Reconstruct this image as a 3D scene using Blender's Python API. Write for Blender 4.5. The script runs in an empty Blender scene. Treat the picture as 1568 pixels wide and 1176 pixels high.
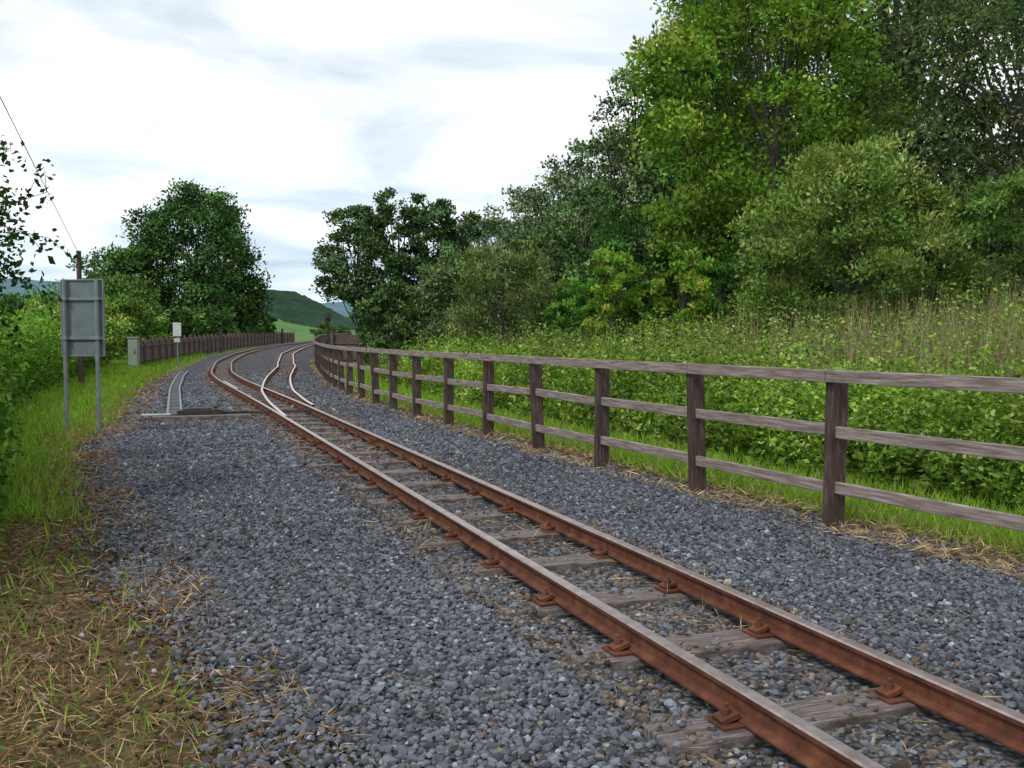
import bpy, math, numpy as np
from mathutils import Vector, Matrix
rng=np.random.default_rng(11)
scene=bpy.context.scene
scene.view_settings.view_transform='Standard'
try: scene.view_settings.look='None'
except Exception: pass
scene.view_settings.exposure=0

# ------------------------------------------------------------------ helpers
def link(o):
    scene.collection.objects.link(o); return o
def mesh_arr(name,V,F,mats,col=None,mi=None,smooth=False,parent=None):
    V=np.asarray(V,dtype=np.float32).reshape(-1,3); F=np.asarray(F,dtype=np.int32)
    n=F.shape[1]; M=F.shape[0]
    me=bpy.data.meshes.new(name)
    me.vertices.add(len(V)); me.vertices.foreach_set('co',V.ravel())
    me.loops.add(M*n); me.loops.foreach_set('vertex_index',F.ravel())
    me.polygons.add(M); me.polygons.foreach_set('loop_start',np.arange(M,dtype=np.int32)*n)
    for m in mats: me.materials.append(m)
    if mi is not None: me.polygons.foreach_set('material_index',np.asarray(mi,dtype=np.int32))
    me.update(calc_edges=True)
    me.polygons.foreach_set('use_smooth',np.full(M,smooth,dtype=bool))
    if col is not None:
        a=me.color_attributes.new('Col','FLOAT_COLOR','POINT')
        c=np.ones((len(V),4),dtype=np.float32); c[:,:3]=col
        a.data.foreach_set('color',c.ravel())
    me.validate()
    o=link(bpy.data.objects.new(name,me))
    if parent: o.parent=parent
    return o
def unit(a): return a/np.maximum(np.linalg.norm(a,axis=-1,keepdims=True),1e-9)
def diamonds(C,D,L,W,tilt=None):
    n=len(C); R=unit(rng.normal(size=(n,3)))
    S=unit(np.cross(D,R)); L=np.broadcast_to(L,(n,))[:,None]; W=np.broadcast_to(W,(n,))[:,None]
    Nn=np.cross(S,D)
    m=C+D*L*0.45+Nn*L*0.06
    return np.stack([C,m+S*W*0.5,C+D*L,m-S*W*0.5],axis=1)
def quadsF(n,off=0): return (np.arange(n*4,dtype=np.int32)+off).reshape(n,4)
def tubes(P0,P1,r0,r1,k=6):
    P0=np.asarray(P0,float);P1=np.asarray(P1,float);n=len(P0)
    d=unit(P1-P0); h=np.where(np.abs(d[:,2:3])<0.9,np.array([[0,0,1.]]),np.array([[1.,0,0]]))
    a=unit(np.cross(d,h)); b=np.cross(d,a)
    t=np.arange(k)*2*np.pi/k
    ring=a[:,None,:]*np.cos(t)[None,:,None]+b[:,None,:]*np.sin(t)[None,:,None]
    r0=np.broadcast_to(r0,(n,))[:,None,None]; r1=np.broadcast_to(r1,(n,))[:,None,None]
    V=np.concatenate([P0[:,None,:]+ring*r0,P1[:,None,:]+ring*r1],axis=1).reshape(-1,3)
    i=np.arange(k); j=(i+1)%k
    f=np.stack([i,j,j+k,i+k],axis=1)
    F=(f[None]+(np.arange(n)*2*k)[:,None,None]).reshape(-1,4)
    return V,F
class MB:
    def __init__(s): s.v=[];s.f=[];s.m=[]
    def box(s,c,size,rz=0,m=0,tilt=(0,0)):
        M=Matrix.Translation(c)@Matrix.Rotation(rz,4,'Z')@Matrix.Rotation(tilt[0],4,'X')@Matrix.Rotation(tilt[1],4,'Y')
        o=len(s.v); x,y,z=[q/2 for q in size]
        for p in [(-x,-y,-z),(x,-y,-z),(x,y,-z),(-x,y,-z),(-x,-y,z),(x,-y,z),(x,y,z),(-x,y,z)]:
            s.v.append(tuple(M@Vector(p)))
        for f in [(0,3,2,1),(4,5,6,7),(0,1,5,4),(1,2,6,5),(2,3,7,6),(3,0,4,7)]:
            s.f.append([o+i for i in f]); s.m.append(m)
    def hull8(s,pts,m=0):
        o=len(s.v); s.v+= [tuple(p) for p in pts]
        for f in [(0,3,2,1),(4,5,6,7),(0,1,5,4),(1,2,6,5),(2,3,7,6),(3,0,4,7)]:
            s.f.append([o+i for i in f]); s.m.append(m)
    def plank(s,p0,p1,w,h,m=0):
        p0=Vector(p0);p1=Vector(p1);d=(p1-p0).normalized(); r=Vector((d.y,-d.x,0)).normalized()*w/2; u=Vector((0,0,h/2))
        s.hull8([p0-r-u,p0+r-u,p1+r-u,p1-r-u,p0-r+u,p0+r+u,p1+r+u,p1-r+u],m)
    def cyl(s,p0,p1,r0,r1=None,k=12,m=0):
        r1=r0 if r1 is None else r1
        V,F=tubes([p0],[p1],r0,r1,k); o=len(s.v)
        s.v+=[tuple(p) for p in V]
        for f in F: s.f.append([o+int(i) for i in f]); s.m.append(m)
        s.f.append([o+i for i in range(k)][::-1]); s.m.append(m)
        s.f.append([o+k+i for i in range(k)]); s.m.append(m)
    def build(s,name,mats,bevel=0,parent=None):
        me=bpy.data.meshes.new(name); me.from_pydata(s.v,[],s.f)
        for m in mats: me.materials.append(m)
        me.polygons.foreach_set('material_index',s.m)
        me.polygons.foreach_set('use_smooth',[False]*len(s.f))
        import bmesh
        bm=bmesh.new(); bm.from_mesh(me); bmesh.ops.recalc_face_normals(bm,faces=bm.faces); bm.to_mesh(me); bm.free()
        o=link(bpy.data.objects.new(name,me))
        if bevel:
            b=o.modifiers.new('b','BEVEL'); b.width=bevel; b.segments=2; b.limit_method='ANGLE'
        if parent: o.parent=parent
        return o

# ------------------------------------------------------------------ materials
def newmat(name):
    m=bpy.data.materials.new(name); m.use_nodes=True; nt=m.node_tree
    return m,nt,nt.nodes['Principled BSDF'],nt.nodes['Material Output']
def N(nt,t,**k):
    n=nt.nodes.new(t)
    for a,b in k.items(): setattr(n,a,b)
    return n
def noise(nt,scale,detail=5,rough=.6,vec=None,mscale=None,mrot=None):
    n=N(nt,'ShaderNodeTexNoise'); n.inputs['Scale'].default_value=scale; n.inputs['Detail'].default_value=detail; n.inputs['Roughness'].default_value=rough
    g=N(nt,'ShaderNodeNewGeometry'); src=g.outputs['Position']
    if mscale or mrot:
        if mrot:
            mp0=N(nt,'ShaderNodeMapping'); mp0.inputs['Rotation'].default_value=mrot; nt.links.new(src,mp0.inputs['Vector']); src=mp0.outputs[0]
        if mscale:
            mp=N(nt,'ShaderNodeMapping'); mp.inputs['Scale'].default_value=mscale; nt.links.new(src,mp.inputs['Vector']); src=mp.outputs[0]
    nt.links.new(src,n.inputs['Vector'])
    return n
def ramp(nt,inp,stops):
    r=N(nt,'ShaderNodeValToRGB'); e=r.color_ramp.elements
    while len(e)<len(stops): e.new(.5)
    for i,(p,c) in enumerate(stops): e[i].position=p; e[i].color=(*c,1)
    nt.links.new(inp,r.inputs[0]); return r
def mixc(nt,a,b,f,mode='MIX'):
    m=N(nt,'ShaderNodeMix',data_type='RGBA',blend_type=mode)
    for s,v in ((m.inputs[0],f),(m.inputs[6],a),(m.inputs[7],b)):
        if isinstance(v,bpy.types.NodeSocket): nt.links.new(v,s)
        else: s.default_value=v if not isinstance(v,tuple) else (*v,1)
    return m.outputs[2]
def bump(nt,h,bs,strength=.5,dist=.01):
    b=N(nt,'ShaderNodeBump'); b.inputs['Strength'].default_value=strength; b.inputs['Distance'].default_value=dist
    nt.links.new(h,b.inputs['Height']); nt.links.new(b.outputs[0],bs.inputs['Normal'])
def noisemat(name,stops,scale=5,mscale=None,mrot=None,rough=.8,bstr=.4,bdist=.005,metal=0,spec=.3,detail=6):
    m,nt,bs,out=newmat(name)
    n=noise(nt,scale,detail,.65,mscale=mscale,mrot=mrot)
    r=ramp(nt,n.outputs[0],stops); nt.links.new(r.outputs[0],bs.inputs['Base Color'])
    bs.inputs['Roughness'].default_value=rough; bs.inputs['Metallic'].default_value=metal; bs.inputs['Specular IOR Level'].default_value=spec
    if bstr: bump(nt,n.outputs[0],bs,bstr,bdist)
    return m
def colmat(name,trans=0.0):
    m=bpy.data.materials.new(name); m.use_nodes=True; nt=m.node_tree; nt.nodes.clear(); out=N(nt,'ShaderNodeOutputMaterial')
    a=N(nt,'ShaderNodeAttribute',attribute_name='Col'); c=a.outputs['Color']
    d=N(nt,'ShaderNodeBsdfDiffuse'); nt.links.new(c,d.inputs[0]); sh=d.outputs[0]
    if trans>0:
        t=N(nt,'ShaderNodeBsdfTranslucent'); tc=mixc(nt,c,(1.5,1.35,.6),1.0,'MULTIPLY'); nt.links.new(tc,t.inputs[0])
        mx=N(nt,'ShaderNodeMixShader'); mx.inputs[0].default_value=trans
        nt.links.new(d.outputs[0],mx.inputs[1]); nt.links.new(t.outputs[0],mx.inputs[2]); sh=mx.outputs[0]
    nt.links.new(sh,out.inputs[0])
    return m
M_leaf=colmat('leaf',.3)
M_leafd=colmat('leaf_dense',0)
M_straw=colmat('straw')
M_stone=colmat('stone')
M_bark=noisemat('bark',[(.3,(.03,.025,.02)),(.7,(.10,.085,.07))],6,(1,1,.2),bstr=0)
M_rail=noisemat('rail_rust',[(.25,(.045,.018,.012)),(.5,(.115,.04,.021)),(.75,(.20,.08,.042))],9,rough=.8,bstr=.3,bdist=.003)
M_railtop=noisemat('rail_head_worn',[(.3,(.24,.175,.17)),(.7,(.45,.39,.395))],14,rough=.34,bstr=.08,bdist=.001,metal=.6,spec=.5)
M_railshine=noisemat('rail_head_bright',[(.3,(.45,.40,.39)),(.7,(.62,.58,.57))],14,rough=.35,bstr=.05,bdist=.001,metal=.4,spec=.5)
ANG=math.atan(.37)
M_sleeper=noisemat('sleeper_wood',[(.3,(.045,.034,.03)),(.5,(.135,.108,.10)),(.7,(.29,.26,.25))],7,mscale=(1,12,3),mrot=(0,0,-ANG),bstr=.8,bdist=.01)
M_post=noisemat('fence_post_wood',[(.3,(.032,.021,.018)),(.52,(.07,.046,.039)),(.75,(.17,.125,.11))],4,mscale=(9,9,1),bstr=.6,bdist=.006)
M_frail=noisemat('fence_rail_wood',[(.3,(.10,.07,.06)),(.5,(.235,.188,.172)),(.72,(.43,.38,.36))],4,mscale=(.8,.8,14),bstr=.6,bdist=.006)
M_brown=noisemat('brown_paling',[(.3,(.065,.044,.039)),(.7,(.19,.14,.125))],5,mscale=(6,6,1),bstr=0)
M_galv=noisemat('galvanised',[(.3,(.12,.155,.168)),(.7,(.19,.235,.25))],4,rough=.6,bstr=0,metal=.1)
M_galvd=noisemat('galvanised_post',[(.3,(.14,.165,.175)),(.7,(.23,.26,.27))],5,rough=.6,bstr=0,metal=.1)
M_dark=noisemat('dark_metal',[(.3,(.02,.02,.02)),(.7,(.06,.058,.055))],6,rough=.6,bstr=0)
M_white=noisemat('white_paint',[(.3,(.42,.45,.45)),(.7,(.6,.62,.62))],6,rough=.6,bstr=0)
M_cab=noisemat('cabinet_paint',[(.3,(.20,.24,.20)),(.7,(.30,.34,.29))],3,rough=.6,bstr=0)

# ------------------------------------------------------------------ plan curves (metres)
YD=np.arange(-4,400,.25)
def curve(Y,X,w=5.0):
    e=np.interp(YD,Y,X)
    sl0=(X[1]-X[0])/(Y[1]-Y[0]); sl1=(X[-1]-X[-2])/(Y[-1]-Y[-2])
    k=int(w/.25); pre=e[0]+sl0*.25*np.arange(-k,0); e2=e.copy(); e2[YD>Y[-1]]=X[-1]+sl1*(YD[YD>Y[-1]]-Y[-1])
    post=e2[-1]+sl1*.25*np.arange(1,k+1)
    ker=np.hanning(2*k+1); ker/=ker.sum()
    return np.convolve(np.concatenate([pre,e2,post]),ker,'valid')
MAIN=curve([-4,0,10,20,25,31,38,52,68,85,105,132,160,200],[4.18,2.7,-1,-4.7,-6.6,-8.9,-11.3,-15.3,-18.9,-21.9,-25.0,-27.4,-27.2,-24])
SEP=np.interp(YD,[-4,15,17.5,21,25,31,38,45,53,400],[0,0,.06,.24,.6,1.45,2.35,2.95,3.3,3.35])
k_=np.hanning(17);k_/=k_.sum(); SEP=np.convolve(np.pad(SEP,8,'edge'),k_,'valid')
SIDE=MAIN+SEP
FENCE=curve([-4,1.1,4.4,7.83,11.3,15.2,18.6,22.4,26.7,30,36,50,68,99,132,170],[8.3,5.8,4.2,2.59,1.02,-.5,-1.9,-3.24,-4.6,-5.5,-6.9,-10.0,-13.6,-19.3,-22.2,-21.5],2)
LB=curve([-4,2,3.5,4.5,6.9,9.5,13.3,17.2,24.5,46,68,114,160,200],[1.0,-.15,-.8,-1.35,-2.65,-4.0,-5.7,-6.7,-9.2,-15.6,-21,-28.4,-30,-28],1)
HB=curve([-4,3,5,6.9,10,14,18.6,36,50,70,114,160],[-2.5,-2.7,-3.0,-3.7,-5.4,-7.7,-9.8,-16,-21,-26.5,-33,-36],1)
f_main=lambda y:np.interp(y,YD,MAIN); f_side=lambda y:np.interp(y,YD,SIDE)
f_f=lambda y:np.interp(y,YD,FENCE); f_lb=lambda y:np.interp(y,YD,LB); f_hb=lambda y:np.interp(y,YD,HB)
def bz(y): return np.clip(.008*(np.asarray(y,float)-45),0,.92)*np.clip(1-(np.asarray(y,float)-200)/200,0,1)
def gz(x,y):
    x=np.asarray(x,float);y=np.asarray(y,float)
    s=(x-f_f(y))*.92
    r=np.interp(s,[-1e4,1.6,4,14,26,60,200,4000],[0,0,.2,1.5,4.2,12,20,20])
    fade=np.clip((260-y)/100,0,1)
    return bz(y)+r*fade
def vnoise(x,y,sc,seed=0):
    a=0
    r=np.random.default_rng(seed)
    for i in range(5):
        th=r.uniform(0,6.28); f=sc*(.6+r.uniform()*1.2); a=a+np.sin((x*np.cos(th)+y*np.sin(th))*f+r.uniform(0,6.28))
    return a/5

# ------------------------------------------------------------------ ground
xs=np.unique(np.concatenate([[-4000,-2000,-1000,-500,-250,-150,-100,-80],np.arange(-60,-12,1.5),np.arange(-12,14,.25),np.arange(14,60,1.5),[70,85,100,150,250,500,1000,2000,4000]]))
ys=np.unique(np.concatenate([[-400,-100,-30,-10,-4],np.arange(-2,30,.25),np.arange(30,200,1.5),[220,260,320,400,600,900,1500,2500,5000]]))
X,Y=np.meshgrid(xs,ys); Z=gz(X,Y)-.01
dl=X-f_lb(Y)
Z=np.where((X>f_lb(Y)+.4)&(X<f_f(Y)-.3)&(Y<200),Z-.06,Z)
Z=Z+.02*vnoise(X,Y,2.5,3)*((X<f_lb(Y))|(X>f_f(Y)+.3))
s_r=(X-f_f(Y))
straw=np.clip(np.maximum.reduce([1-np.abs(dl)/np.where(Y<9,3.0,.9), np.where((s_r>-1)&(s_r<.7),1.0-.9*np.abs(s_r-.1),0)]),0,1)
straw=np.maximum(straw,((Y<7)&(X<0))*.8)
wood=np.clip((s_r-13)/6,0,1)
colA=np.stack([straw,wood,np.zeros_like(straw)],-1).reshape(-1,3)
ny,nx=X.shape; idx=np.arange(nx*ny).reshape(ny,nx)
F=np.stack([idx[:-1,:-1],idx[:-1,1:],idx[1:,1:],idx[1:,:-1]],-1).reshape(-1,4)
m,nt,bs,out=newmat('ground')
a=N(nt,'ShaderNodeAttribute',attribute_name='Col'); sp=N(nt,'ShaderNodeSeparateColor'); nt.links.new(a.outputs['Color'],sp.inputs[0])
n1=noise(nt,18,6,.7); n2=noise(nt,.5,3,.6)
g=ramp(nt,n1.outputs[0],[(.3,(.04,.08,.015)),(.6,(.12,.22,.035)),(.8,(.2,.3,.07))])
st=ramp(nt,n1.outputs[0],[(.3,(.035,.022,.015)),(.55,(.13,.084,.05)),(.75,(.28,.2,.12))])
ad=N(nt,'ShaderNodeMath',operation='ADD'); nt.links.new(sp.outputs[0],ad.inputs[0])
mu=N(nt,'ShaderNodeMath',operation='MULTIPLY_ADD'); nt.links.new(n2.outputs[0],mu.inputs[0]); mu.inputs[1].default_value=1.2; mu.inputs[2].default_value=-.6
nt.links.new(mu.outputs[0],ad.inputs[1]); ad.use_clamp=True
c=mixc(nt,g.outputs[0],st.outputs[0],ad.outputs[0])
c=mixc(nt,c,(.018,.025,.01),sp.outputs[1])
nt.links.new(c,bs.inputs['Base Color']); bs.inputs['Roughness'].default_value=.95; bs.inputs['Specular IOR Level'].default_value=.1
bump(nt,n1.outputs[0],bs,.8,.04)
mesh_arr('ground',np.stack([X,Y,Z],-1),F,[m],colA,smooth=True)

# ------------------------------------------------------------------ ballast bed
yy=np.unique(np.concatenate([np.arange(-3,30,.2),np.arange(30,195,.8)]))
tt=np.linspace(0,1,26)
x0=f_lb(yy)+.12*vnoise(yy*1.7,yy,3,5); x1=f_f(yy)+.25+.08*vnoise(yy,yy*1.3,3,8)
BX=x0[:,None]+(x1-x0)[:,None]*tt[None]; BY=np.repeat(yy[:,None],26,1)
def ballz(x,y):
    return bz(y)+.022+.012*vnoise(x,y,5,9)
edge=np.minimum(np.minimum(tt/.04,(1-tt)/.04),1)
BZ=ballz(BX,BY)-(1-edge)[None]*.05
ny,nx=BX.shape; idx=np.arange(nx*ny).reshape(ny,nx)
F=np.stack([idx[:-1,:-1],idx[:-1,1:],idx[1:,1:],idx[1:,:-1]],-1).reshape(-1,4)
m,nt,bs,out=newmat('ballast')
gpos=N(nt,'ShaderNodeNewGeometry')
vo=N(nt,'ShaderNodeTexVoronoi'); vo.inputs['Scale'].default_value=25; nt.links.new(gpos.outputs['Position'],vo.inputs['Vector'])
sp=N(nt,'ShaderNodeSeparateColor'); nt.links.new(vo.outputs['Color'],sp.inputs[0])
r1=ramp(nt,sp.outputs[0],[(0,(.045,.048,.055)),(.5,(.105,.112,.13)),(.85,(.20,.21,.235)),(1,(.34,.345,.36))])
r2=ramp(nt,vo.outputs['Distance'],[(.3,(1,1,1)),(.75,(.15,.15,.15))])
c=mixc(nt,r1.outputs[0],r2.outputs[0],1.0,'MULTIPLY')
n2=noise(nt,.8,3); rr=ramp(nt,n2.outputs[0],[(.35,(.85,.85,.87)),(.65,(1.12,1.06,.98))]); c=mixc(nt,c,rr.outputs[0],1.0,'MULTIPLY')
nt.links.new(c,bs.inputs['Base Color']); bs.inputs['Roughness'].default_value=.9; bs.inputs['Specular IOR Level'].default_value=.2
inv=N(nt,'ShaderNodeMath',operation='SUBTRACT'); inv.inputs[0].default_value=1; nt.links.new(vo.outputs['Distance'],inv.inputs[1])
bump(nt,inv.outputs[0],bs,1,.04)
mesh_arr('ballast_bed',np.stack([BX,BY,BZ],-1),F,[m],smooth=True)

# ------------------------------------------------------------------ track
GA=.78; TD=np.array([-.37,1])/math.hypot(.37,1); LD=np.array([TD[1],-TD[0]])
def path_pts(f,y0,y1,step):
    y=np.arange(y0,y1,step); x=f(y); return np.stack([x,y,bz(y)],-1)
def frames(P):
    T=np.gradient(P[:,:2],axis=0); T=unit(T); R=np.stack([T[:,1],-T[:,0],np.zeros(len(T))],-1); return T,R
prof=np.array([(-.05,0),(.05,0),(.05,.010),(.014,.022),(.009,.078),(.028,.086),(.030,.104),(.024,.112),(-.024,.112),(-.030,.104),(-.028,.086),(-.009,.078),(-.014,.022),(-.05,.010)])
RZ=.072
def rail(P,off,name,top,parent,zo=0):
    T,R=frames(P); V=P[:,None,:]+R[:,None,:]*(prof[:,0]+off)[None,:,None]; V[:,:,2]+=prof[:,1][None]+RZ+zo
    n=len(P);k=len(prof); i=np.arange(n-1)[:,None]*k; j=np.arange(k); jn=(j+1)%k
    F=np.stack([i+j,i+jn,i+k+jn,i+k+j],-1).reshape(-1,4)
    mi=np.tile(np.isin(j,[6,7,8]).astype(int),n-1)
    return mesh_arr(name,V,F,[M_rail,top],mi=mi,parent=parent)
track=link(bpy.data.objects.new('railway_track',None)); siding=link(bpy.data.objects.new('railway_track',None))
Pm=path_pts(f_main,-2,165,.5); Ps=path_pts(f_side,17.0,165,.5)
rail(Pm,-GA/2,'rail_left',M_railtop,track); rail(Pm,GA/2,'rail_right',M_railtop,track)
rail(Ps,-GA/2,'siding_rail_left',M_railshine,siding,-.004)
rail(path_pts(f_side,19.5,165,.5),GA/2,'siding_rail_right',M_railshine,siding,-.004)
rail(path_pts(f_main,26,31,.5),-GA/2+.1,'check_rail',M_railshine,siding,-.01)
sl=MB(); pl=MB()
def arc(P):
    d=np.linalg.norm(np.diff(P[:,:2],axis=0),axis=1); return np.concatenate([[0],np.cumsum(d)])
def along(P,s):
    A=arc(P); return np.stack([np.interp(s,A,P[:,k]) for k in range(3)],-1)
SLP=.92; SLB=[]
def sleepers(f,y0,y1,phase,longf=None):
    P=path_pts(f,y0,y1,.25); A=arc(P); S=np.arange(phase,A[-1],SLP); C=along(P,S); C2=along(P,S+.1)
    for c,c2 in zip(C,C2):
        t=unit(c2[:2]-c[:2]); rz=math.atan2(t[1],t[0])-math.pi/2
        L=1.42+rng.normal()*.06; off=-.03+rng.normal()*.05; w=.235+rng.normal()*.015
        if longf is not None and longf(c[1])>0: e=longf(c[1]); L+=e; off+=e/2
        r=np.array([t[1],-t[0]])
        z=c[2]+.06-.065+rng.normal()*.004
        sl.box((c[0]+r[0]*off,c[1]+r[1]*off,z),(L,w,.13),rz+rng.normal()*.02)
        SLB.append((c[0]+r[0]*off,c[1]+r[1]*off,t[0],t[1],L/2,w/2))
        if c[1]<45:
            for sd in (-1,1):
                bx,by=c[0]+r[0]*sd*GA/2,c[1]+r[1]*sd*GA/2
                pl.box((bx,by,c[2]+.066),(.28,.14,.014),rz)
                for o in (-1,1):
                    px,py=bx+r[0]*o*.085,by+r[1]*o*.085
                    pl.box((px,py,c[2]+.090),(.085,.075,.022),rz,tilt=(0,o*.28))
                    pl.cyl((px,py,c[2]+.085),(px,py,c[2]+.125),.021,k=6)
                    pl.cyl((px,py,c[2]+.125),(px,py,c[2]+.142),.011,k=6)
lf=lambda y: float(np.interp(y,[16.5,16.6,25,33,33.1],[0,.25,.6,1.75,0]))
sleepers(f_main,-1.6,110,.31,lf)
sleepers(f_side,33.5,110,.4)
sl.build('sleepers',[M_sleeper],bevel=.008,parent=track)
c=np.array([f_main(13.2),13.2])
for sd in (-1,1):
    for o in (-1,1):
        p=c+LD*(sd*GA/2+o*.024); q=p+TD*.45
        pl.plank((*p,RZ+.052),(*q,RZ+.052),.02,.055)
        for k in range(4):
            b=p+TD*(.06+.11*k); e=b+LD*o*.03
            pl.cyl((*b,RZ+.052),(*e,RZ+.052),.013,k=6)
pl.build('chairs_and_bolts',[M_rail],bevel=.002,parent=track)

# point machine and rodding
pm=MB(); cx,cy=-5.75,18.0; rz=ANG
pm.box((cx+.15,cy-.33,.07),(1.7,.24,.10),rz,1); pm.box((cx+.15,cy+.33,.07),(1.7,.24,.10),rz,1)
pm.box((cx,cy,.16),(.8,.36,.09),rz,0); pm.box((cx-.05,cy,.215),(.5,.28,.04),rz,0); pm.box((cx+.6,cy+.2,.14),(.45,.05,.04),rz,0)
pm.box((cx-.7,cy-.3,.13),(.5,.07,.03),rz,2); pm.box((cx+.3,cy-.02,.25),(.07,.16,.05),rz,0)
pm.cyl((cx+.35,cy+.15,.13),(cx+1.9,cy+.72,.13),.018,k=8)
pm.build('point_machine',[M_dark,M_sleeper,M_white],bevel=.008)
rd=MB()
yr=np.arange(17.8,41,1.0); xr=np.interp(yr,[17.8,27.4,36,41],[-6.15,-9.45,-12.2,-13.7])
for i in range(len(yr)-1):
    for o in (-.13,.13):
        rd.plank((xr[i]+o,yr[i],.085),(xr[i+1]+o,yr[i+1],.085),.045,.05,1)
    rd.plank((xr[i],yr[i],.06),(xr[i+1],yr[i+1],.06),.2,.03,0)
    rd.box((xr[i],yr[i],.075),(.3,.06,.05),ANG,1)
rd.build('point_rodding',[M_dark,M_galvd],bevel=0)

# ------------------------------------------------------------------ ballast stones
ph=(1+5**.5)/2
ico=unit(np.array([(-1,ph,0),(1,ph,0),(-1,-ph,0),(1,-ph,0),(0,-1,ph),(0,1,ph),(0,-1,-ph),(0,1,-ph),(ph,0,-1),(ph,0,1),(-ph,0,-1),(-ph,0,1)],float))
icf=np.array([(0,11,5),(0,5,1),(0,1,7),(0,7,10),(0,10,11),(1,5,9),(5,11,4),(11,10,2),(10,7,6),(7,1,8),(3,9,4),(3,4,2),(3,2,6),(3,6,8),(3,8,9),(4,9,5),(2,4,11),(6,2,10),(8,6,7),(9,8,1)])
oc=np.array([(1,0,0),(-1,0,0),(0,1,0),(0,-1,0),(0,0,1),(0,0,-1)],float)
ocf=np.array([(0,2,4),(2,1,4),(1,3,4),(3,0,4),(2,0,5),(1,2,5),(3,1,5),(0,3,5)])
def rotm(n):
    q=unit(rng.normal(size=(n,4))); w,x,y,z=q.T
    return np.stack([1-2*(y*y+z*z),2*(x*y-z*w),2*(x*z+y*w),2*(x*y+z*w),1-2*(x*x+z*z),2*(y*z-x*w),2*(x*z-y*w),2*(y*z+x*w),1-2*(x*x+y*y)],-1).reshape(n,3,3)
SLBa=np.array(SLB)
def on_sleeper(x,y):
    r=np.zeros(len(x),bool)
    for s in SLBa:
        if s[1]>42: continue
        w=np.where(np.abs(y-s[1])<1.6)[0]
        dx=x[w]-s[0];dy=y[w]-s[1]
        u=dx*s[2]+dy*s[3]; v=dx*s[3]-dy*s[2]
        r[w]|=(np.abs(u)<s[5]-.005)&(np.abs(v)<s[4])
    return r
def scatter(y0,y1,dens,size,base,nv):
    w=15; A=(y1-y0)*w; n=int(A*dens)
    y=rng.uniform(y0,y1,n); mid=f_main(y); x=mid+rng.uniform(-w/2,w/2,n)
    lb=f_lb(y)-.05+.25*vnoise(x,y,3,21)-rng.exponential(.12,n); rb=f_f(y)+.15+.15*vnoise(x,y,3,22)+rng.exponential(.08,n)
    k=(x>lb)&(x<rb)&(np.abs(x)<.56*y+1.3); x=x[k];y=y[k]
    lat=(x-f_main(y))*TD[1]; lat2=(x-f_side(y))*TD[1]
    onsl=on_sleeper(x,y)
    u=rng.uniform(size=len(x))
    k=~((np.abs(np.abs(lat2)-GA/2)<.05)|(np.abs(np.abs(lat)-GA/2)<.05))
    k&=~onsl|(u<np.where(np.abs(lat)>.56,.42,.11)); x=x[k];y=y[k];lat=lat[k];onsl=onsl[k];n=len(x)
    sz=size*np.exp(rng.normal(0,.24,n))
    V=base[None]*(1+rng.uniform(-.28,.28,(n,nv,1)))*rng.uniform(.6,1.25,(n,1,3))
    V=np.einsum('nij,nkj->nki',rotm(n),V)*sz[:,None,None]; V[:,:,2]*=.8
    z=ballz(x,y)+rng.uniform(-.012,.014,n)+np.where(onsl,.042,0)-np.where(np.abs(lat)<.62,.010,0)
    V+=np.stack([x,y,z],-1)[:,None,:]
    v=rng.uniform(.055,.19,n); v=np.where(rng.uniform(size=n)<.06,v*2.0,v)
    c=v[:,None]*np.array([.91,.97,1.12]); br=(rng.uniform(size=n)<np.where(np.abs(lat)<.8,.5,.05)); c=np.where(br[:,None],v[:,None]*np.array([1.05,.86,.70]),c)
    c*= (1+.15*vnoise(x,y,1.2,31))[:,None]
    c=np.repeat(c,nv,0)*rng.uniform(.8,1.2,(n*nv,1))
    return V.reshape(-1,3),c,n
Vs=[];Cs=[];Fs=[];o=0
for (y0,y1,de,sz,ba,nv,fc) in [(2.0,6.5,2700,.0152,ico,12,icf),(6.5,11,1700,.0190,oc,6,ocf),(11,18,800,.026,oc,6,ocf),(18,42,330,.034,oc,6,ocf)]:
    V,c,n=scatter(y0,y1,de,sz,ba,nv); Vs.append(V);Cs.append(c); Fs.append((fc[None]+(np.arange(n)*nv)[:,None,None]).reshape(-1,3)+o); o+=len(V); print('stones',n)
mesh_arr('ballast_gravel',np.concatenate(Vs),np.concatenate(Fs),[M_stone],np.concatenate(Cs))
for (x_,y_,s_) in [(-1.98,4.05,.04),(-1.42,3.35,.045),(-1.75,3.75,.028),(-2.25,4.6,.035),(-1.2,3.9,.026),(-2.4,5.6,.03)]:
    V=ico*(1+rng.uniform(-.25,.25,(12,1)))*np.array([1.3,1,.6])*s_+np.array([x_,y_,.018]); mesh_arr('rock',V,icf,[M_stone],np.array([[.16,.15,.13]])*rng.uniform(.6,1.2,(12,1)))

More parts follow.
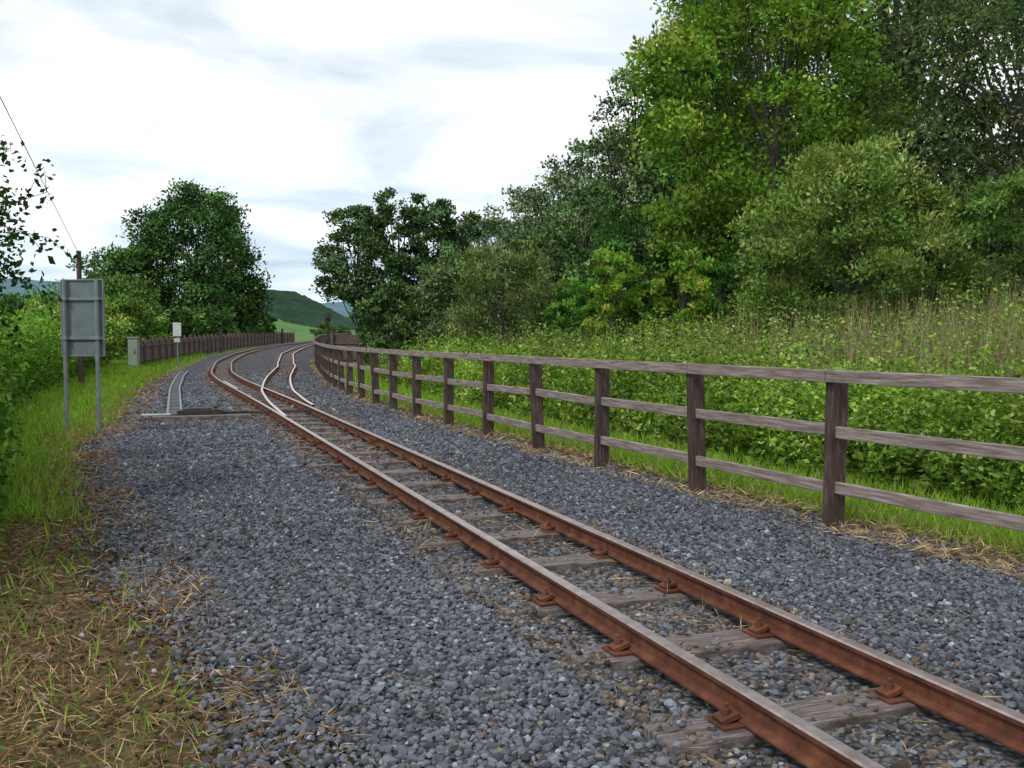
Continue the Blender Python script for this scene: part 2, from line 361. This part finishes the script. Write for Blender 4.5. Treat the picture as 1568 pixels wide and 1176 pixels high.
# ------------------------------------------------------------------ post and rail fence
fp=MB()
Pf=path_pts(f_f,-1,135,.25); A=arc(Pf); s0=np.interp(7.83,Pf[:,1],A); s0=s0%1.9
S=np.arange(s0,A[-1],1.9); C=along(Pf,S)
for i,c in enumerate(C):
    t=along(Pf,np.array([S[i]+.2]))[0]-c; rz=math.atan2(t[1],t[0])
    fp.box((c[0],c[1],c[2]+.57),(.09,.155,1.30),rz+rng.normal()*.04,0,tilt=(rng.normal()*.02,rng.normal()*.015))
hts=[(1.235,.10),(.80,.095),(.34,.095)]
for j,(h,hh) in enumerate(hts):
    for i in range(len(C)-1):
        a=C[i].copy();b=C[i+1].copy(); t=unit((b-a)[None,:2])[0]; r=np.array([t[1],-t[0]])
        lat=-.10 if j==0 else -.02
        za=h+rng.normal()*.010; zb=h+rng.normal()*.010
        if j==0: za=zb=h
        a[:2]+=r*lat+t*.004; b[:2]+=r*lat-t*.004
        fp.plank((a[0],a[1],a[2]+za),(b[0],b[1],b[2]+zb),.042,hh,1)
fp.build('post_and_rail_fence',[M_post,M_frail],bevel=.006)

# ------------------------------------------------------------------ left sign board (seen from the back)
sg=MB(); gx=-6.58; rz=math.radians(-8)
def loc(dx,dy,z): 
    return (gx+dx*math.cos(rz)-dy*math.sin(rz),15+dx*math.sin(rz)+dy*math.cos(rz),z)
sg.box(loc(0,.05,1.83),(.70,.012,1.15),rz,0)
for z in (1.52,2.12): sg.box(loc(0,.025,z),(.68,.03,.045),rz,1)
for dx in (-.345,.345): sg.box(loc(dx,.035,1.83),(.02,.03,1.16),rz,1)
for dz in (1.25,2.41): sg.box(loc(0,.035,dz),(.67,.03,.02),rz,1)
for dx in (-.265,.265):
    a=loc(dx,-.02,-.1); b=loc(dx,-.02,2.42)
    sg.cyl(a,b,.032,k=14,m=1)
    for z in (1.52,2.12): sg.box(loc(dx,-.03,z),(.10,.07,.05),rz,1)
sg.build('trackside_sign',[M_galv,M_galvd],bevel=.003)
ws=MB(); ws.cyl((-17.05,50,0),(-17.05,50,2.2),.045,k=10,m=1); ws.box((-17.05,49.93,1.9),(.42,.02,.7),0,0); ws.box((-17.05,49.915,1.35),(.3,.02,.2),0,0)
for z in (1.7,2.1): ws.box((-17.05,49.965,z),(.3,.05,.04),0,1)
ws.build('white_sign',[M_white,M_galvd])
cb=MB(); cb.box((-17.75,46,.75),(.42,.4,1.4),.1,0); cb.box((-17.75,46,1.49),(.5,.48,.07),.1,0); cb.box((-17.75,46,.03),(.52,.5,.1),.1,1); cb.box((-17.75,45.79,.75),(.34,.015,1.15),.1,0); cb.box((-17.64,45.765,.8),(.03,.03,.14),.1,1)
cb.build('relay_cabinet',[M_cab,M_dark],bevel=.012)
tp=MB(); tp.cyl((-13.2,30,0),(-13.2,30,4.15),.09,.07,k=10,m=0); tp.cyl((-13.2,29.9,3.95),(-13.2,29.8,4.0),.03,k=8)
pts=[Vector((-13.2,30,4.05)).lerp(Vector((-7.9,15,5.5)),t) for t in np.linspace(0,2,13)]
for i,(a,b) in enumerate(zip(pts[:-1],pts[1:])): tp.cyl(a,b,.008,k=5,m=0)
tp.build('utility_pole',[M_post])
pf=MB(); P=np.array([(-17.9,46.5),(-20.6,60),(-23.9,78),(-27,98),(-29.2,119),(-30,135)])
PP=np.stack([np.interp(np.arange(46.5,135,.17),P[:,1],P[:,0]),np.arange(46.5,135,.17)],-1)
for i,p in enumerate(PP):
    z=float(bz(p[1])); t=PP[min(i+1,len(PP)-1)]-PP[max(i-1,0)]; rz=math.atan2(t[1],t[0])
    pf.box((p[0],p[1],z+.66+rng.normal()*.02),(.15,.022,1.32),rz,0)
    if i%14==0:
        pf.box((p[0]+.08,p[1],z+.72),(.12,.12,1.5),rz,0)
for h in (.35,1.05):
    for i in range(0,len(PP)-8,8):
        a=PP[i];b=PP[i+8]; pf.plank((a[0]+.05,a[1],bz(a[1])+h),(b[0]+.05,b[1],bz(b[1])+h),.04,.09)
pf.build('paling_fence',[M_brown])
gt=MB()
for (x_,y_) in ((-23.0,77.5),(-27.4,117)): gt.box((x_,y_,bz(y_)+.85),(.2,.2,1.9),0,0); gt.box((x_,y_,bz(y_)+1.83),(.26,.26,.06),0,0)
gt.build('gate_posts',[M_dark],bevel=.02)
sgn=MB(); z=0
sgn.cyl((-11.25,60,z),(-11.25,60,2.75),.06,k=10); sgn.box((-11.25,59.9,2.6),(.36,.25,.65),.1,0); sgn.cyl((-11.25,59.76,2.7),(-11.25,59.65,2.7),.10,k=12); sgn.box((-11.25,59.95,1.2),(.3,.28,.5),.1,0)
sgn.cyl((-10.25,56,z),(-10.25,56,2.0),.06,k=10); sgn.box((-10.25,55.9,1.85),(.42,.06,.3),.1,0)
sgn.build('railway_signal',[M_dark],bevel=.01)
pg=MB()
for i in range(10): pg.box((-9.0+i*.155,50-.02*i,z+.84),(.135,.025,1.6),0,0)
pg.plank((-9.1,49.95,z+.4),(-7.5,49.75,z+.4),.05,.09); pg.plank((-9.1,49.95,z+1.2),(-7.5,49.75,z+1.2),.05,.09)
for x_ in (-9.15,-7.45): pg.box((x_,49.9,z+.9),(.14,.14,1.85),0,0)
pg.build('brown_gate',[M_brown])

# ------------------------------------------------------------------ vegetation
GR=1.36
def leafdir(n,up=0.0): return unit(rng.normal(size=(n,3))+np.array([0,0,up]))
def tree(name,x,y,H,R,leaf,nleaf,col,low=.15,lobes=16,lr=.38,clump=None,cvar=.4,shape=.75,lean=(0,0),trunk=None,up=.0,narrow=.45,mat=None):
    z0=float(gz(x,y))-.1; base=np.array([x,y,z0]); col=np.array(col)*GR*np.array([1.08,1,1])
    mat=mat or (M_leafd if y>34 else M_leaf)
    t=(np.arange(lobes)+rng.uniform(0,1,lobes))/lobes
    hz=low+(1-low)*(.08+.84*t)
    prof_=np.sin(np.pi*np.clip(hz,0,1)**shape)**.6
    ang=rng.uniform(0,6.28)+np.arange(lobes)*2.4+rng.normal(0,.3,lobes)
    rad=R*(1-lr)*prof_*rng.uniform(.55,1.08,lobes)
    LC=np.stack([x+rad*np.cos(ang)+lean[0]*hz*H,y+rad*np.sin(ang)+lean[1]*hz*H,z0+hz*H-R*lr*.35*(hz>.8)],-1)
    LR=R*lr*(.5+.6*prof_)*rng.uniform(.65,1.25,lobes)
    cs=clump or R*.085
    w=LR**2; w/=w.sum(); ncl=max(int(nleaf/45),20)
    li=rng.choice(lobes,ncl,p=w)
    cen=LC.mean(0); outw=unit(LC-cen)
    d=unit(rng.normal(size=(ncl,3))+outw[li]*.7+np.array([0,0,.35]))
    CC=LC[li]+d*(LR[li]*rng.uniform(.5,1.15,ncl))[:,None]*np.array([1,1,.85])
    k=CC[:,2]>z0+.1; CC=CC[k]; li=li[k]; d=d[k]; ncl=len(CC)
    per=rng.integers(25,65,ncl); ci=np.repeat(np.arange(ncl),per); n=len(ci)
    C=CC[ci]+np.clip(rng.normal(size=(n,3)),-1.5,1.5)*cs*np.array([1,1,.55])*rng.uniform(.6,1.3,ncl)[ci][:,None]
    L=leaf*rng.uniform(.6,1.35,n)
    D=unit(rng.normal(size=(n,3))+d[ci]*.6+np.array([0,0,up]))
    P=diamonds(C,D,L,L*narrow*1.25)
    cb=np.exp(rng.normal(0,cvar,ncl)); hue=rng.normal(0,.12,ncl)
    lb_=np.exp(rng.normal(0,.22,n))
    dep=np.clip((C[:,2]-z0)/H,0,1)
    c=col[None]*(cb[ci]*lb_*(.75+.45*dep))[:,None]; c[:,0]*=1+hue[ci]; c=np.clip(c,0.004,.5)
    tr=trunk or max(.035,H*.014)
    topp=base+np.array([lean[0]*H*.8,lean[1]*H*.8,H*.78])
    seg=8; ts=np.linspace(0,1,seg+1)
    tk=base[None]+(topp-base)[None]*ts[:,None]+np.cumsum(rng.normal(0,H*.008,(seg+1,3)),0)*np.array([1,1,0])
    rr=tr*(1-ts*.85)
    A0=[tk[:-1]];A1=[tk[1:]];R0=[rr[:-1]];R1=[rr[1:]]
    bi=np.clip(((LC[:,2]-z0)/H*.65*seg).astype(int),1,seg-1)
    st_=tk[bi]; mid=(st_+LC)/2+rng.normal(0,R*.06,(lobes,3)); br=tr*.38*np.ones(lobes)
    A0+=[st_,mid];A1+=[mid,LC];R0+=[br,br*.65];R1+=[br*.65,br*.35]
    sel=rng.uniform(size=ncl)<.4
    A0.append(LC[li[sel]]);A1.append(CC[sel]);R0.append(np.full(sel.sum(),tr*.12));R1.append(np.full(sel.sum(),tr*.03))
    TV,TF=tubes(np.concatenate(A0),np.concatenate(A1),np.concatenate(R0),np.concatenate(R1),5)
    V=np.concatenate([P.reshape(-1,3),TV]); FF=np.concatenate([quadsF(n),TF+4*n]); cc=np.concatenate([np.repeat(c,4,0),np.full((len(TV),3),.06)])
    mi=np.concatenate([np.zeros(n,int),np.ones(len(TF),int)])
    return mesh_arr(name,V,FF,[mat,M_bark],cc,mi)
DK=(.035,.085,.02); MD=(.055,.135,.027); BR=(.12,.26,.025); OL=(.09,.135,.052); GW=(.08,.122,.058)
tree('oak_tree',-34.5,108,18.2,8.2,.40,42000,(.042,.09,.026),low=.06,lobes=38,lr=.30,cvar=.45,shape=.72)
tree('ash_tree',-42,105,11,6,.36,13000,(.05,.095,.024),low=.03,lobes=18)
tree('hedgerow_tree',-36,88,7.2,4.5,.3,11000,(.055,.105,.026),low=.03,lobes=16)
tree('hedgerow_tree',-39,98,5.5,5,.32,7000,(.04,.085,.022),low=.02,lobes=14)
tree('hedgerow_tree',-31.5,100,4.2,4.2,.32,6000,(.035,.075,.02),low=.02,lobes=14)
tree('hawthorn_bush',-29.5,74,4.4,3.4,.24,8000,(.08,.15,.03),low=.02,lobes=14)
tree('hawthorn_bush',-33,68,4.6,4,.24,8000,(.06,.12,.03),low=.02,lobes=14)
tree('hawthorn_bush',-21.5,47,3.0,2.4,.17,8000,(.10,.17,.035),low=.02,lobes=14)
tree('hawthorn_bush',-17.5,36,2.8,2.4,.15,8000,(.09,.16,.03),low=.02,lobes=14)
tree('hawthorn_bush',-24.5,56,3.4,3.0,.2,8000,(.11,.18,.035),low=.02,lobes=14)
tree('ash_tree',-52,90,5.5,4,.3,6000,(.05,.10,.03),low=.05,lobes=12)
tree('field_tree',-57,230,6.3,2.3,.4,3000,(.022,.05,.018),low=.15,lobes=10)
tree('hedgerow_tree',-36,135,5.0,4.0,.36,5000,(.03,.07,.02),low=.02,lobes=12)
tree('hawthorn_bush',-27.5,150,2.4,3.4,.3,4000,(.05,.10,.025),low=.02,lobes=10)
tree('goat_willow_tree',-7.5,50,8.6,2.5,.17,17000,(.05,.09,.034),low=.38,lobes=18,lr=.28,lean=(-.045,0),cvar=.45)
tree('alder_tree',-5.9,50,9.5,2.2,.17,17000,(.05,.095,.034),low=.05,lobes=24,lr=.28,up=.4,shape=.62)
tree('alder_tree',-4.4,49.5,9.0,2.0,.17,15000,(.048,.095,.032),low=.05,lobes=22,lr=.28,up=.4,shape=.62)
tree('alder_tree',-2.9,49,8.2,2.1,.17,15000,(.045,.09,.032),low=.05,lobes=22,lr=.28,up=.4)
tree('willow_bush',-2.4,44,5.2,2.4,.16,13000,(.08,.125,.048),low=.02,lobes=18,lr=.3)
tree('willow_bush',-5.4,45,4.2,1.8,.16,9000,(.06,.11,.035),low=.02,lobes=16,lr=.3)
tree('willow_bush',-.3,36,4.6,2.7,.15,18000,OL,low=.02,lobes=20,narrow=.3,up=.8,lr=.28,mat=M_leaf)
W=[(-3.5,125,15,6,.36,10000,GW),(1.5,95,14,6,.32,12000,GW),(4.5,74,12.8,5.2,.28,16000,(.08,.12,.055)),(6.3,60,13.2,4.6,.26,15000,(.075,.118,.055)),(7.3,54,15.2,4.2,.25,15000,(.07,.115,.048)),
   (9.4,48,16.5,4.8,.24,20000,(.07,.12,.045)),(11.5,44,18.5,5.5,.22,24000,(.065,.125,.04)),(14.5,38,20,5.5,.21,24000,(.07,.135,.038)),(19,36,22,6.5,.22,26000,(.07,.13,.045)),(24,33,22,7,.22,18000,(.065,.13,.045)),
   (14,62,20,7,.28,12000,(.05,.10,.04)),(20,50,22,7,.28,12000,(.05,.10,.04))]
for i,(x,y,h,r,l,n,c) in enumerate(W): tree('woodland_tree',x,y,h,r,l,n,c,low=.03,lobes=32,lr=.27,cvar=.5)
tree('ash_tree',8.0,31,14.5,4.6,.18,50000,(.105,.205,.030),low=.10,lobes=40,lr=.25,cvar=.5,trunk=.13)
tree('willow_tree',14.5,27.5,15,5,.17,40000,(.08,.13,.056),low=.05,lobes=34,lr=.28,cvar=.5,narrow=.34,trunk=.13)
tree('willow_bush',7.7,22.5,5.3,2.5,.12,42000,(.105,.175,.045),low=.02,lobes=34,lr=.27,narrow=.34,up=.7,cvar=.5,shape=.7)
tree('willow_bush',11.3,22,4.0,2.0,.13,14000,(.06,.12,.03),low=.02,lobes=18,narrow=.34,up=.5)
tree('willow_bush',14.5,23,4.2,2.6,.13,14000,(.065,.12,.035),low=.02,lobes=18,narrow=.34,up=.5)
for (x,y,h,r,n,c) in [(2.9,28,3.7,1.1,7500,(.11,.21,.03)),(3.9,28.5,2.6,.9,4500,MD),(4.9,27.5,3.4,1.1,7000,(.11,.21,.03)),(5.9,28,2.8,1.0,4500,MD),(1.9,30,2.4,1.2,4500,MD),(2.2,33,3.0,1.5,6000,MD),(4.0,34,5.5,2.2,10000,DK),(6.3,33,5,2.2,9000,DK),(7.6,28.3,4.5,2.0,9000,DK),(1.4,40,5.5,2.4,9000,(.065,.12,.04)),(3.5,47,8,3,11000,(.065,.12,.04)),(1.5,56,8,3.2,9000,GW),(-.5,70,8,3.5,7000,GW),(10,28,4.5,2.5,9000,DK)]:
    tree('sapling',x,y,h,r,.12 if y<35 else .19,n,c,low=.02,lobes=26,up=.9,lr=.25,shape=.55,cvar=.5)

def weeds(name,n,yr_,srange,hfun,leaf,cols,per=12,power=1.0,topbias=.5,spread=.07,hv=(.7,1.15)):
    u=rng.uniform(size=n); y=yr_[0]*(yr_[1]/yr_[0])**u
    s=srange[0]+(srange[1]-srange[0])*rng.uniform(size=n)**power; x=f_f(y)+s
    k=(x<.56*y+3)&(x>-.56*y-3); x=x[k];y=y[k];s=s[k];n=len(x)
    h=hfun(x,y,s)*rng.uniform(*hv,n)
    ci=np.repeat(np.arange(n),per); m=len(ci)
    t=rng.uniform(size=m)**topbias
    L=leaf*(1+y[ci]/28)*rng.uniform(.5,1.5,m)*(1.3-.7*t)
    C=np.stack([x[ci],y[ci],gz(x[ci],y[ci])+t*h[ci]],-1)+rng.normal(size=(m,3))*np.array([1,1,.3])*(spread*(1+y[ci]/30)*(1.4-t))[:,None]
    D=unit(rng.normal(size=(m,3))*np.array([1,1,.6])+np.array([0,0,.15]))
    P=diamonds(C,D,L,L*.58)
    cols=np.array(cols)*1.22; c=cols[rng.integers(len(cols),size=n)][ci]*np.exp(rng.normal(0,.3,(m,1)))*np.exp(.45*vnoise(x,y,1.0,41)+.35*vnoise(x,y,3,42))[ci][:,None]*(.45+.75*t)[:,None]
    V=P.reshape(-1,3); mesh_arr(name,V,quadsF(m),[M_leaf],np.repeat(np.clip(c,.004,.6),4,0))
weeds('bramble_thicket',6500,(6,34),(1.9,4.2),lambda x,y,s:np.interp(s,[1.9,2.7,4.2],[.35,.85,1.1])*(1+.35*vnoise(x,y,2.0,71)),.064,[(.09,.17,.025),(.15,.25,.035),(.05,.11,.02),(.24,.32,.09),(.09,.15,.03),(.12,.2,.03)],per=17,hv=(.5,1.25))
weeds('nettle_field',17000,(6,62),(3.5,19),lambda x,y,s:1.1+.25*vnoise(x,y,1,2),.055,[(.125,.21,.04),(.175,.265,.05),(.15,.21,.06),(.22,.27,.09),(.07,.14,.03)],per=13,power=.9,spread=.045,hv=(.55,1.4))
def blades(name,x,y,h,wd,cols,lean=.35,mat=None,zoff=0,flat=False):
    n=len(x); D=unit(rng.normal(size=(n,3))*lean+np.array([0,0,0 if flat else 1.]))
    if flat: D[:,2]=np.abs(D[:,2])*.25+.02; D=unit(D)
    C=np.stack([x,y,gz(x,y)+zoff],-1)
    cols=np.array(cols); c=cols[rng.integers(len(cols),size=n)]*np.exp(rng.normal(0,.2,(n,1)))
    P=diamonds(C,D,h,wd)
    return mesh_arr(name,P.reshape(-1,3),quadsF(n),[mat or M_leaf],np.repeat(c,4,0))
def samp(n,y0,y1,a,b,logy=True):
    y=y0*(y1/y0)**rng.uniform(size=n) if logy else rng.uniform(y0,y1,n)
    x=a(y)+(b(y)-a(y))*rng.uniform(size=n); k=np.abs(x)<.56*y+2.5; return x[k],y[k]
x,y=samp(24000,7,60,lambda y:f_f(y)+4.0,lambda y:f_f(y)+20)
k=rng.uniform(size=len(x))<np.clip(.12+.75*np.clip((x/y-.15)/.3,0,1)+.4*vnoise(x,y,.8,77),.05,1); x=x[k];y=y[k]
blades('tall_grass_stalks',x,y,rng.uniform(1.15,1.8,len(x)),.0065*(1+y/16),[(.24,.17,.12),(.22,.26,.09),(.27,.15,.125),(.26,.2,.13),(.22,.28,.09)],lean=.18,mat=M_straw)
x,y=samp(46000,6,70,lambda y:f_f(y)+.35,lambda y:f_f(y)+2.5)
blades('verge_grass',x,y,rng.uniform(.05,.2,len(x))*(1+y/60),.006*(1+y/10),[(.19,.34,.04),(.24,.4,.05),(.15,.28,.035),(.28,.38,.09)],lean=.5)
x,y=samp(56000,3.5,70,lambda y:f_hb(y)-.4,lambda y:f_lb(y)-.25)
d=(f_lb(y)-x); p=np.where(y<8,np.clip((d-1.0)/1.6,0.03,.8),np.clip(d/1.2,.1,1)); k=rng.uniform(size=len(x))<p; x=x[k];y=y[k]
blades('verge_grass',x,y,rng.uniform(.05,.20,len(x))*(1+y/80),.006*(1+y/10),[(.16,.31,.035),(.21,.36,.045),(.12,.24,.03),(.26,.33,.08)],lean=.6)
SC=[(.38,.27,.14),(.28,.175,.09),(.46,.35,.2),(.18,.105,.055),(.32,.195,.095),(.13,.075,.045)]
x,y=samp(46000,2.8,40,lambda y:f_lb(y)-np.where(y<9,2.6,1.0),lambda y:f_lb(y)+.25)
k=rng.uniform(size=len(x))<np.clip(.42+.9*vnoise(x,y,2.2,51),.08,1); x=x[k];y=y[k]
blades('dead_grass',x,y,rng.uniform(.04,.16,len(x)),.0032*(1+y/8),SC,lean=1,mat=M_straw,zoff=.03,flat=True)
x,y=samp(14000,2.8,22,lambda y:f_lb(y)-np.where(y<9,2.2,.8),lambda y:f_lb(y)-.05)
k=rng.uniform(size=len(x))<np.clip(.2+1.1*vnoise(x,y,2.2,52),0,1); x=x[k];y=y[k]
blades('dead_grass',x,y,rng.uniform(.04,.15,len(x)),.0034*(1+y/8),SC,lean=.7,mat=M_straw,zoff=0)
x,y=samp(12000,2.8,12,lambda y:f_lb(y)-2.6,lambda y:f_lb(y)+.3)
blades('leaf_litter',x,y,rng.uniform(.015,.045,len(x)),.02,[(.10,.055,.03),(.15,.085,.05),(.06,.035,.022),(.12,.10,.05),(.08,.12,.03)],lean=1,mat=M_straw,zoff=.03,flat=True)
x,y=samp(26000,5,60,lambda y:f_f(y)-.25,lambda y:f_f(y)+.75)
k=rng.uniform(size=len(x))<np.clip(.5+.8*vnoise(x,y,2.2,53),.1,1); x=x[k];y=y[k]
blades('dead_grass',x,y,rng.uniform(.05,.18,len(x)),.005*(1+y/8),[(.40,.30,.16),(.32,.22,.11),(.46,.36,.21),(.24,.15,.08)],lean=1,mat=M_straw,zoff=.035,flat=True)
x,y=samp(8000,2.8,22,lambda y:f_main(y)-.95,lambda y:f_main(y)+.75)
k=rng.uniform(size=len(x))<np.clip(.25+.9*vnoise(x,y,2.2,54),.04,1); x=x[k];y=y[k]
blades('dead_grass',x,y,rng.uniform(.05,.2,len(x)),.0026*(1+y/8),SC,lean=1,mat=M_straw,zoff=.045,flat=True)
def hedge(name,n,y0,y1,depth,hf,leaf,cols,xoff=0):
    y=y0*(y1/y0)**rng.uniform(size=n); dd=rng.uniform(size=n)**1.5*depth; x=f_hb(y)-dd+.3*vnoise(y*2,dd,2,61)+xoff
    z=rng.uniform(size=n)**.85*hf(y)*(1+.15*vnoise(y*2.5,y*0,2,62))
    x-=.35*np.abs(z/ hf(y)-.35)
    per=14; ci=np.repeat(np.arange(n),per); m=len(ci)
    C=np.stack([x,y,z],-1)[ci]+rng.normal(size=(m,3))*(.09*(1+y[ci]/30))[:,None]; C[:,2]=np.maximum(C[:,2],.02)
    L=leaf*(1+y[ci]/30)*rng.uniform(.6,1.4,m); D=leafdir(m,.2)
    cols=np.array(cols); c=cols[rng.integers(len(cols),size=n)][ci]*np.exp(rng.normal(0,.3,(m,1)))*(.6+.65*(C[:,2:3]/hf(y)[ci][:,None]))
    mesh_arr(name,diamonds(C,D,L,L*.6).reshape(-1,3),quadsF(m),[M_leaf],np.repeat(np.clip(c,.004,.5),4,0))
hedge('hedge',8500,5.5,50,1.8,lambda y:np.interp(y,[5,8,14,20,50],[1.9,2.0,1.8,1.8,2.2]),.055,[(.11,.23,.035),(.15,.29,.045),(.06,.15,.025),(.19,.32,.07),(.06,.14,.022)])
def branchy(name,x,y,H,nb,lo):
    A0=[];A1=[];R0=[];R1=[];LC_=[]
    b=np.array([x,y,0.]); tk=[b]
    for i in range(8): tk.append(tk[-1]+np.array([rng.normal()*.05,rng.normal()*.06,H/8]))
    for i in range(8): A0.append(tk[i]);A1.append(tk[i+1]);R0.append(.08*(1-i/9));R1.append(.08*(1-(i+1)/9))
    for k in range(nb):
        i=rng.integers(lo,9); p=tk[i].copy(); th=rng.normal(0,.9); d=np.array([math.cos(th),math.sin(th),rng.uniform(-.05,.5)]); d/=np.linalg.norm(d)
        L=rng.uniform(.5,1.15)*(1.25-.5*abs(i/8-.6)); r=.014
        ns=7
        for j in range(ns):
            q=p+d*L/ns; d=d+rng.normal(size=3)*.16+np.array([0,0,-.10]); d/=np.linalg.norm(d)
            A0.append(p);A1.append(q);R0.append(r);R1.append(r*.8); r*=.8
            if j>1: LC_.append(q)
            if j>2:
                e=q+unit(rng.normal(size=3)+d)*.22; A0.append(q);A1.append(e);R0.append(.004);R1.append(.002); LC_.append(e)
            p=q
    TV,TF=tubes(A0,A1,np.array(R0),np.array(R1),5)
    LCn=np.array(LC_); ci=np.repeat(np.arange(len(LCn)),10); m=len(ci)
    C=LCn[ci]+rng.normal(size=(m,3))*.055; L=.065*rng.uniform(.6,1.3,m)
    P=diamonds(C,leafdir(m,-.2),L,L*.62); c=np.array([.03,.075,.018])*np.exp(rng.normal(0,.3,(m,1)))
    V=np.concatenate([P.reshape(-1,3),TV]); mesh_arr(name,V,np.concatenate([quadsF(m),TF+4*m]),[M_leaf,M_bark],np.concatenate([np.repeat(c,4,0),np.full((len(TV),3),.05)]),np.concatenate([np.zeros(m,int),np.ones(len(TF),int)]))
branchy('hawthorn_tree',-4.85,8.2,3.2,46,5)
branchy('hawthorn_tree',-6.5,10.5,3.6,34,5)

# ------------------------------------------------------------------ distant hills
def hill(name,y,px,depth,stops,scale):
    n=160; xs_=np.linspace(px[0][0],px[-1][0],n); top=np.interp(xs_,[p[0] for p in px],[p[1] for p in px])
    ker=np.hanning(9);ker/=ker.sum(); top=np.convolve(np.pad(top,4,'edge'),ker,'valid')
    rows=16; V=[]
    for r in range(rows):
        t=r/(rows-1); V.append(np.stack([xs_,np.full(n,y-depth*(1-t)),-3+(top+3)*np.sin(t*np.pi/2)**.8+ .015*top*rng.normal(size=n)],-1))
    V=np.array(V); idx=np.arange(n*rows).reshape(rows,n)
    F=np.stack([idx[:-1,:-1],idx[:-1,1:],idx[1:,1:],idx[1:,:-1]],-1).reshape(-1,4)
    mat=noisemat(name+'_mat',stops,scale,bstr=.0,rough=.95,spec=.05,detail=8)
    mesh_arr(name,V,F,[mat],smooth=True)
pxw=lambda px,py,d:((px-784)/1500*d,1.55+(515-py)/1500*d)
hill('distant_hill',2600,[pxw(a,b,2600) for a,b in [(-400,470),(-100,450),(30,430),(110,433),(200,455),(330,475),(480,478),(530,462),(580,466),(700,480),(900,500),(1500,505)]],900,[(.35,(.08,.14,.18)),(.6,(.11,.19,.21))],.006)  # bluish base colour paints aerial haze onto the far hill
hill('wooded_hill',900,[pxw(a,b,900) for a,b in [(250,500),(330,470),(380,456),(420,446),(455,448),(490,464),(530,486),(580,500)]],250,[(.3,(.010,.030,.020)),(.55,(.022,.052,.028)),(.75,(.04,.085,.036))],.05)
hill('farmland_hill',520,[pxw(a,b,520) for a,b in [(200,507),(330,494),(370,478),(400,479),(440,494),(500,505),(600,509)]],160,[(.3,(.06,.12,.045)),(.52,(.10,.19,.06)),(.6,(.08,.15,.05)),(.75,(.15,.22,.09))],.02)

# ------------------------------------------------------------------ world, sun, camera
w=bpy.data.worlds.new('World'); scene.world=w; w.use_nodes=True; nt=w.node_tree; nt.nodes.clear()
out=N(nt,'ShaderNodeOutputWorld'); sky=N(nt,'ShaderNodeTexSky',sky_type='NISHITA'); sky.sun_disc=False
EL,AZ=math.radians(50),math.radians(215)
sky.sun_elevation=EL; sky.sun_rotation=AZ
b1=N(nt,'ShaderNodeBackground'); b1.inputs[1].default_value=.1; nt.links.new(sky.outputs[0],b1.inputs[0])
tc=N(nt,'ShaderNodeTexCoord'); sx=N(nt,'ShaderNodeSeparateXYZ'); nt.links.new(tc.outputs['Generated'],sx.inputs[0])
za=N(nt,'ShaderNodeMath',operation='MAXIMUM'); nt.links.new(sx.outputs[2],za.inputs[0]); za.inputs[1].default_value=0
zb=N(nt,'ShaderNodeMath',operation='ADD'); nt.links.new(za.outputs[0],zb.inputs[0]); zb.inputs[1].default_value=.14
dx=N(nt,'ShaderNodeMath',operation='DIVIDE'); nt.links.new(sx.outputs[0],dx.inputs[0]); nt.links.new(zb.outputs[0],dx.inputs[1])
dy=N(nt,'ShaderNodeMath',operation='DIVIDE'); nt.links.new(sx.outputs[1],dy.inputs[0]); nt.links.new(zb.outputs[0],dy.inputs[1])
cx_=N(nt,'ShaderNodeCombineXYZ'); nt.links.new(dx.outputs[0],cx_.inputs[0]); nt.links.new(dy.outputs[0],cx_.inputs[1])
no=N(nt,'ShaderNodeTexNoise'); no.inputs['Scale'].default_value=1.0; no.inputs['Detail'].default_value=7; no.inputs['Roughness'].default_value=.55; no.inputs['Distortion'].default_value=.5
nt.links.new(cx_.outputs[0],no.inputs['Vector'])
r=ramp(nt,no.outputs[0],[(.33,(.58,.70,.80)),(.44,(.80,.88,.94)),(.52,(1.0,1.03,1.06)),(.63,(1.3,1.3,1.3))])
hz=ramp(nt,sx.outputs[2],[(.0,(.74,.85,.94)),(.10,(.88,.94,.99)),(.22,(1,1,1))])
cc=mixc(nt,r.outputs[0],hz.outputs[0],1.0,'MULTIPLY')
b2=N(nt,'ShaderNodeBackground'); b2.inputs[1].default_value=1.10; nt.links.new(cc,b2.inputs[0])
mx=N(nt,'ShaderNodeMixShader'); mx.inputs[0].default_value=.93; nt.links.new(b1.outputs[0],mx.inputs[1]); nt.links.new(b2.outputs[0],mx.inputs[2]); nt.links.new(mx.outputs[0],out.inputs[0])
sd=bpy.data.lights.new('sun','SUN'); sd.energy=1.7; sd.angle=math.radians(10); sd.color=(1,.96,.9); so=link(bpy.data.objects.new('sun',sd))
dv=Vector((math.sin(AZ)*math.cos(EL),math.cos(AZ)*math.cos(EL),math.sin(EL))); so.rotation_euler=dv.to_track_quat('Z','Y').to_euler(); so.location=(0,-10,30)
cd=bpy.data.cameras.new('camera'); cd.sensor_width=36; cd.lens=1500/1568*36; cd.clip_end=9000; cd.clip_start=.05
co=link(bpy.data.objects.new('camera',cd)); co.location=(0,0,1.55); co.rotation_euler=(math.radians(90-2.79),0,0); scene.camera=co
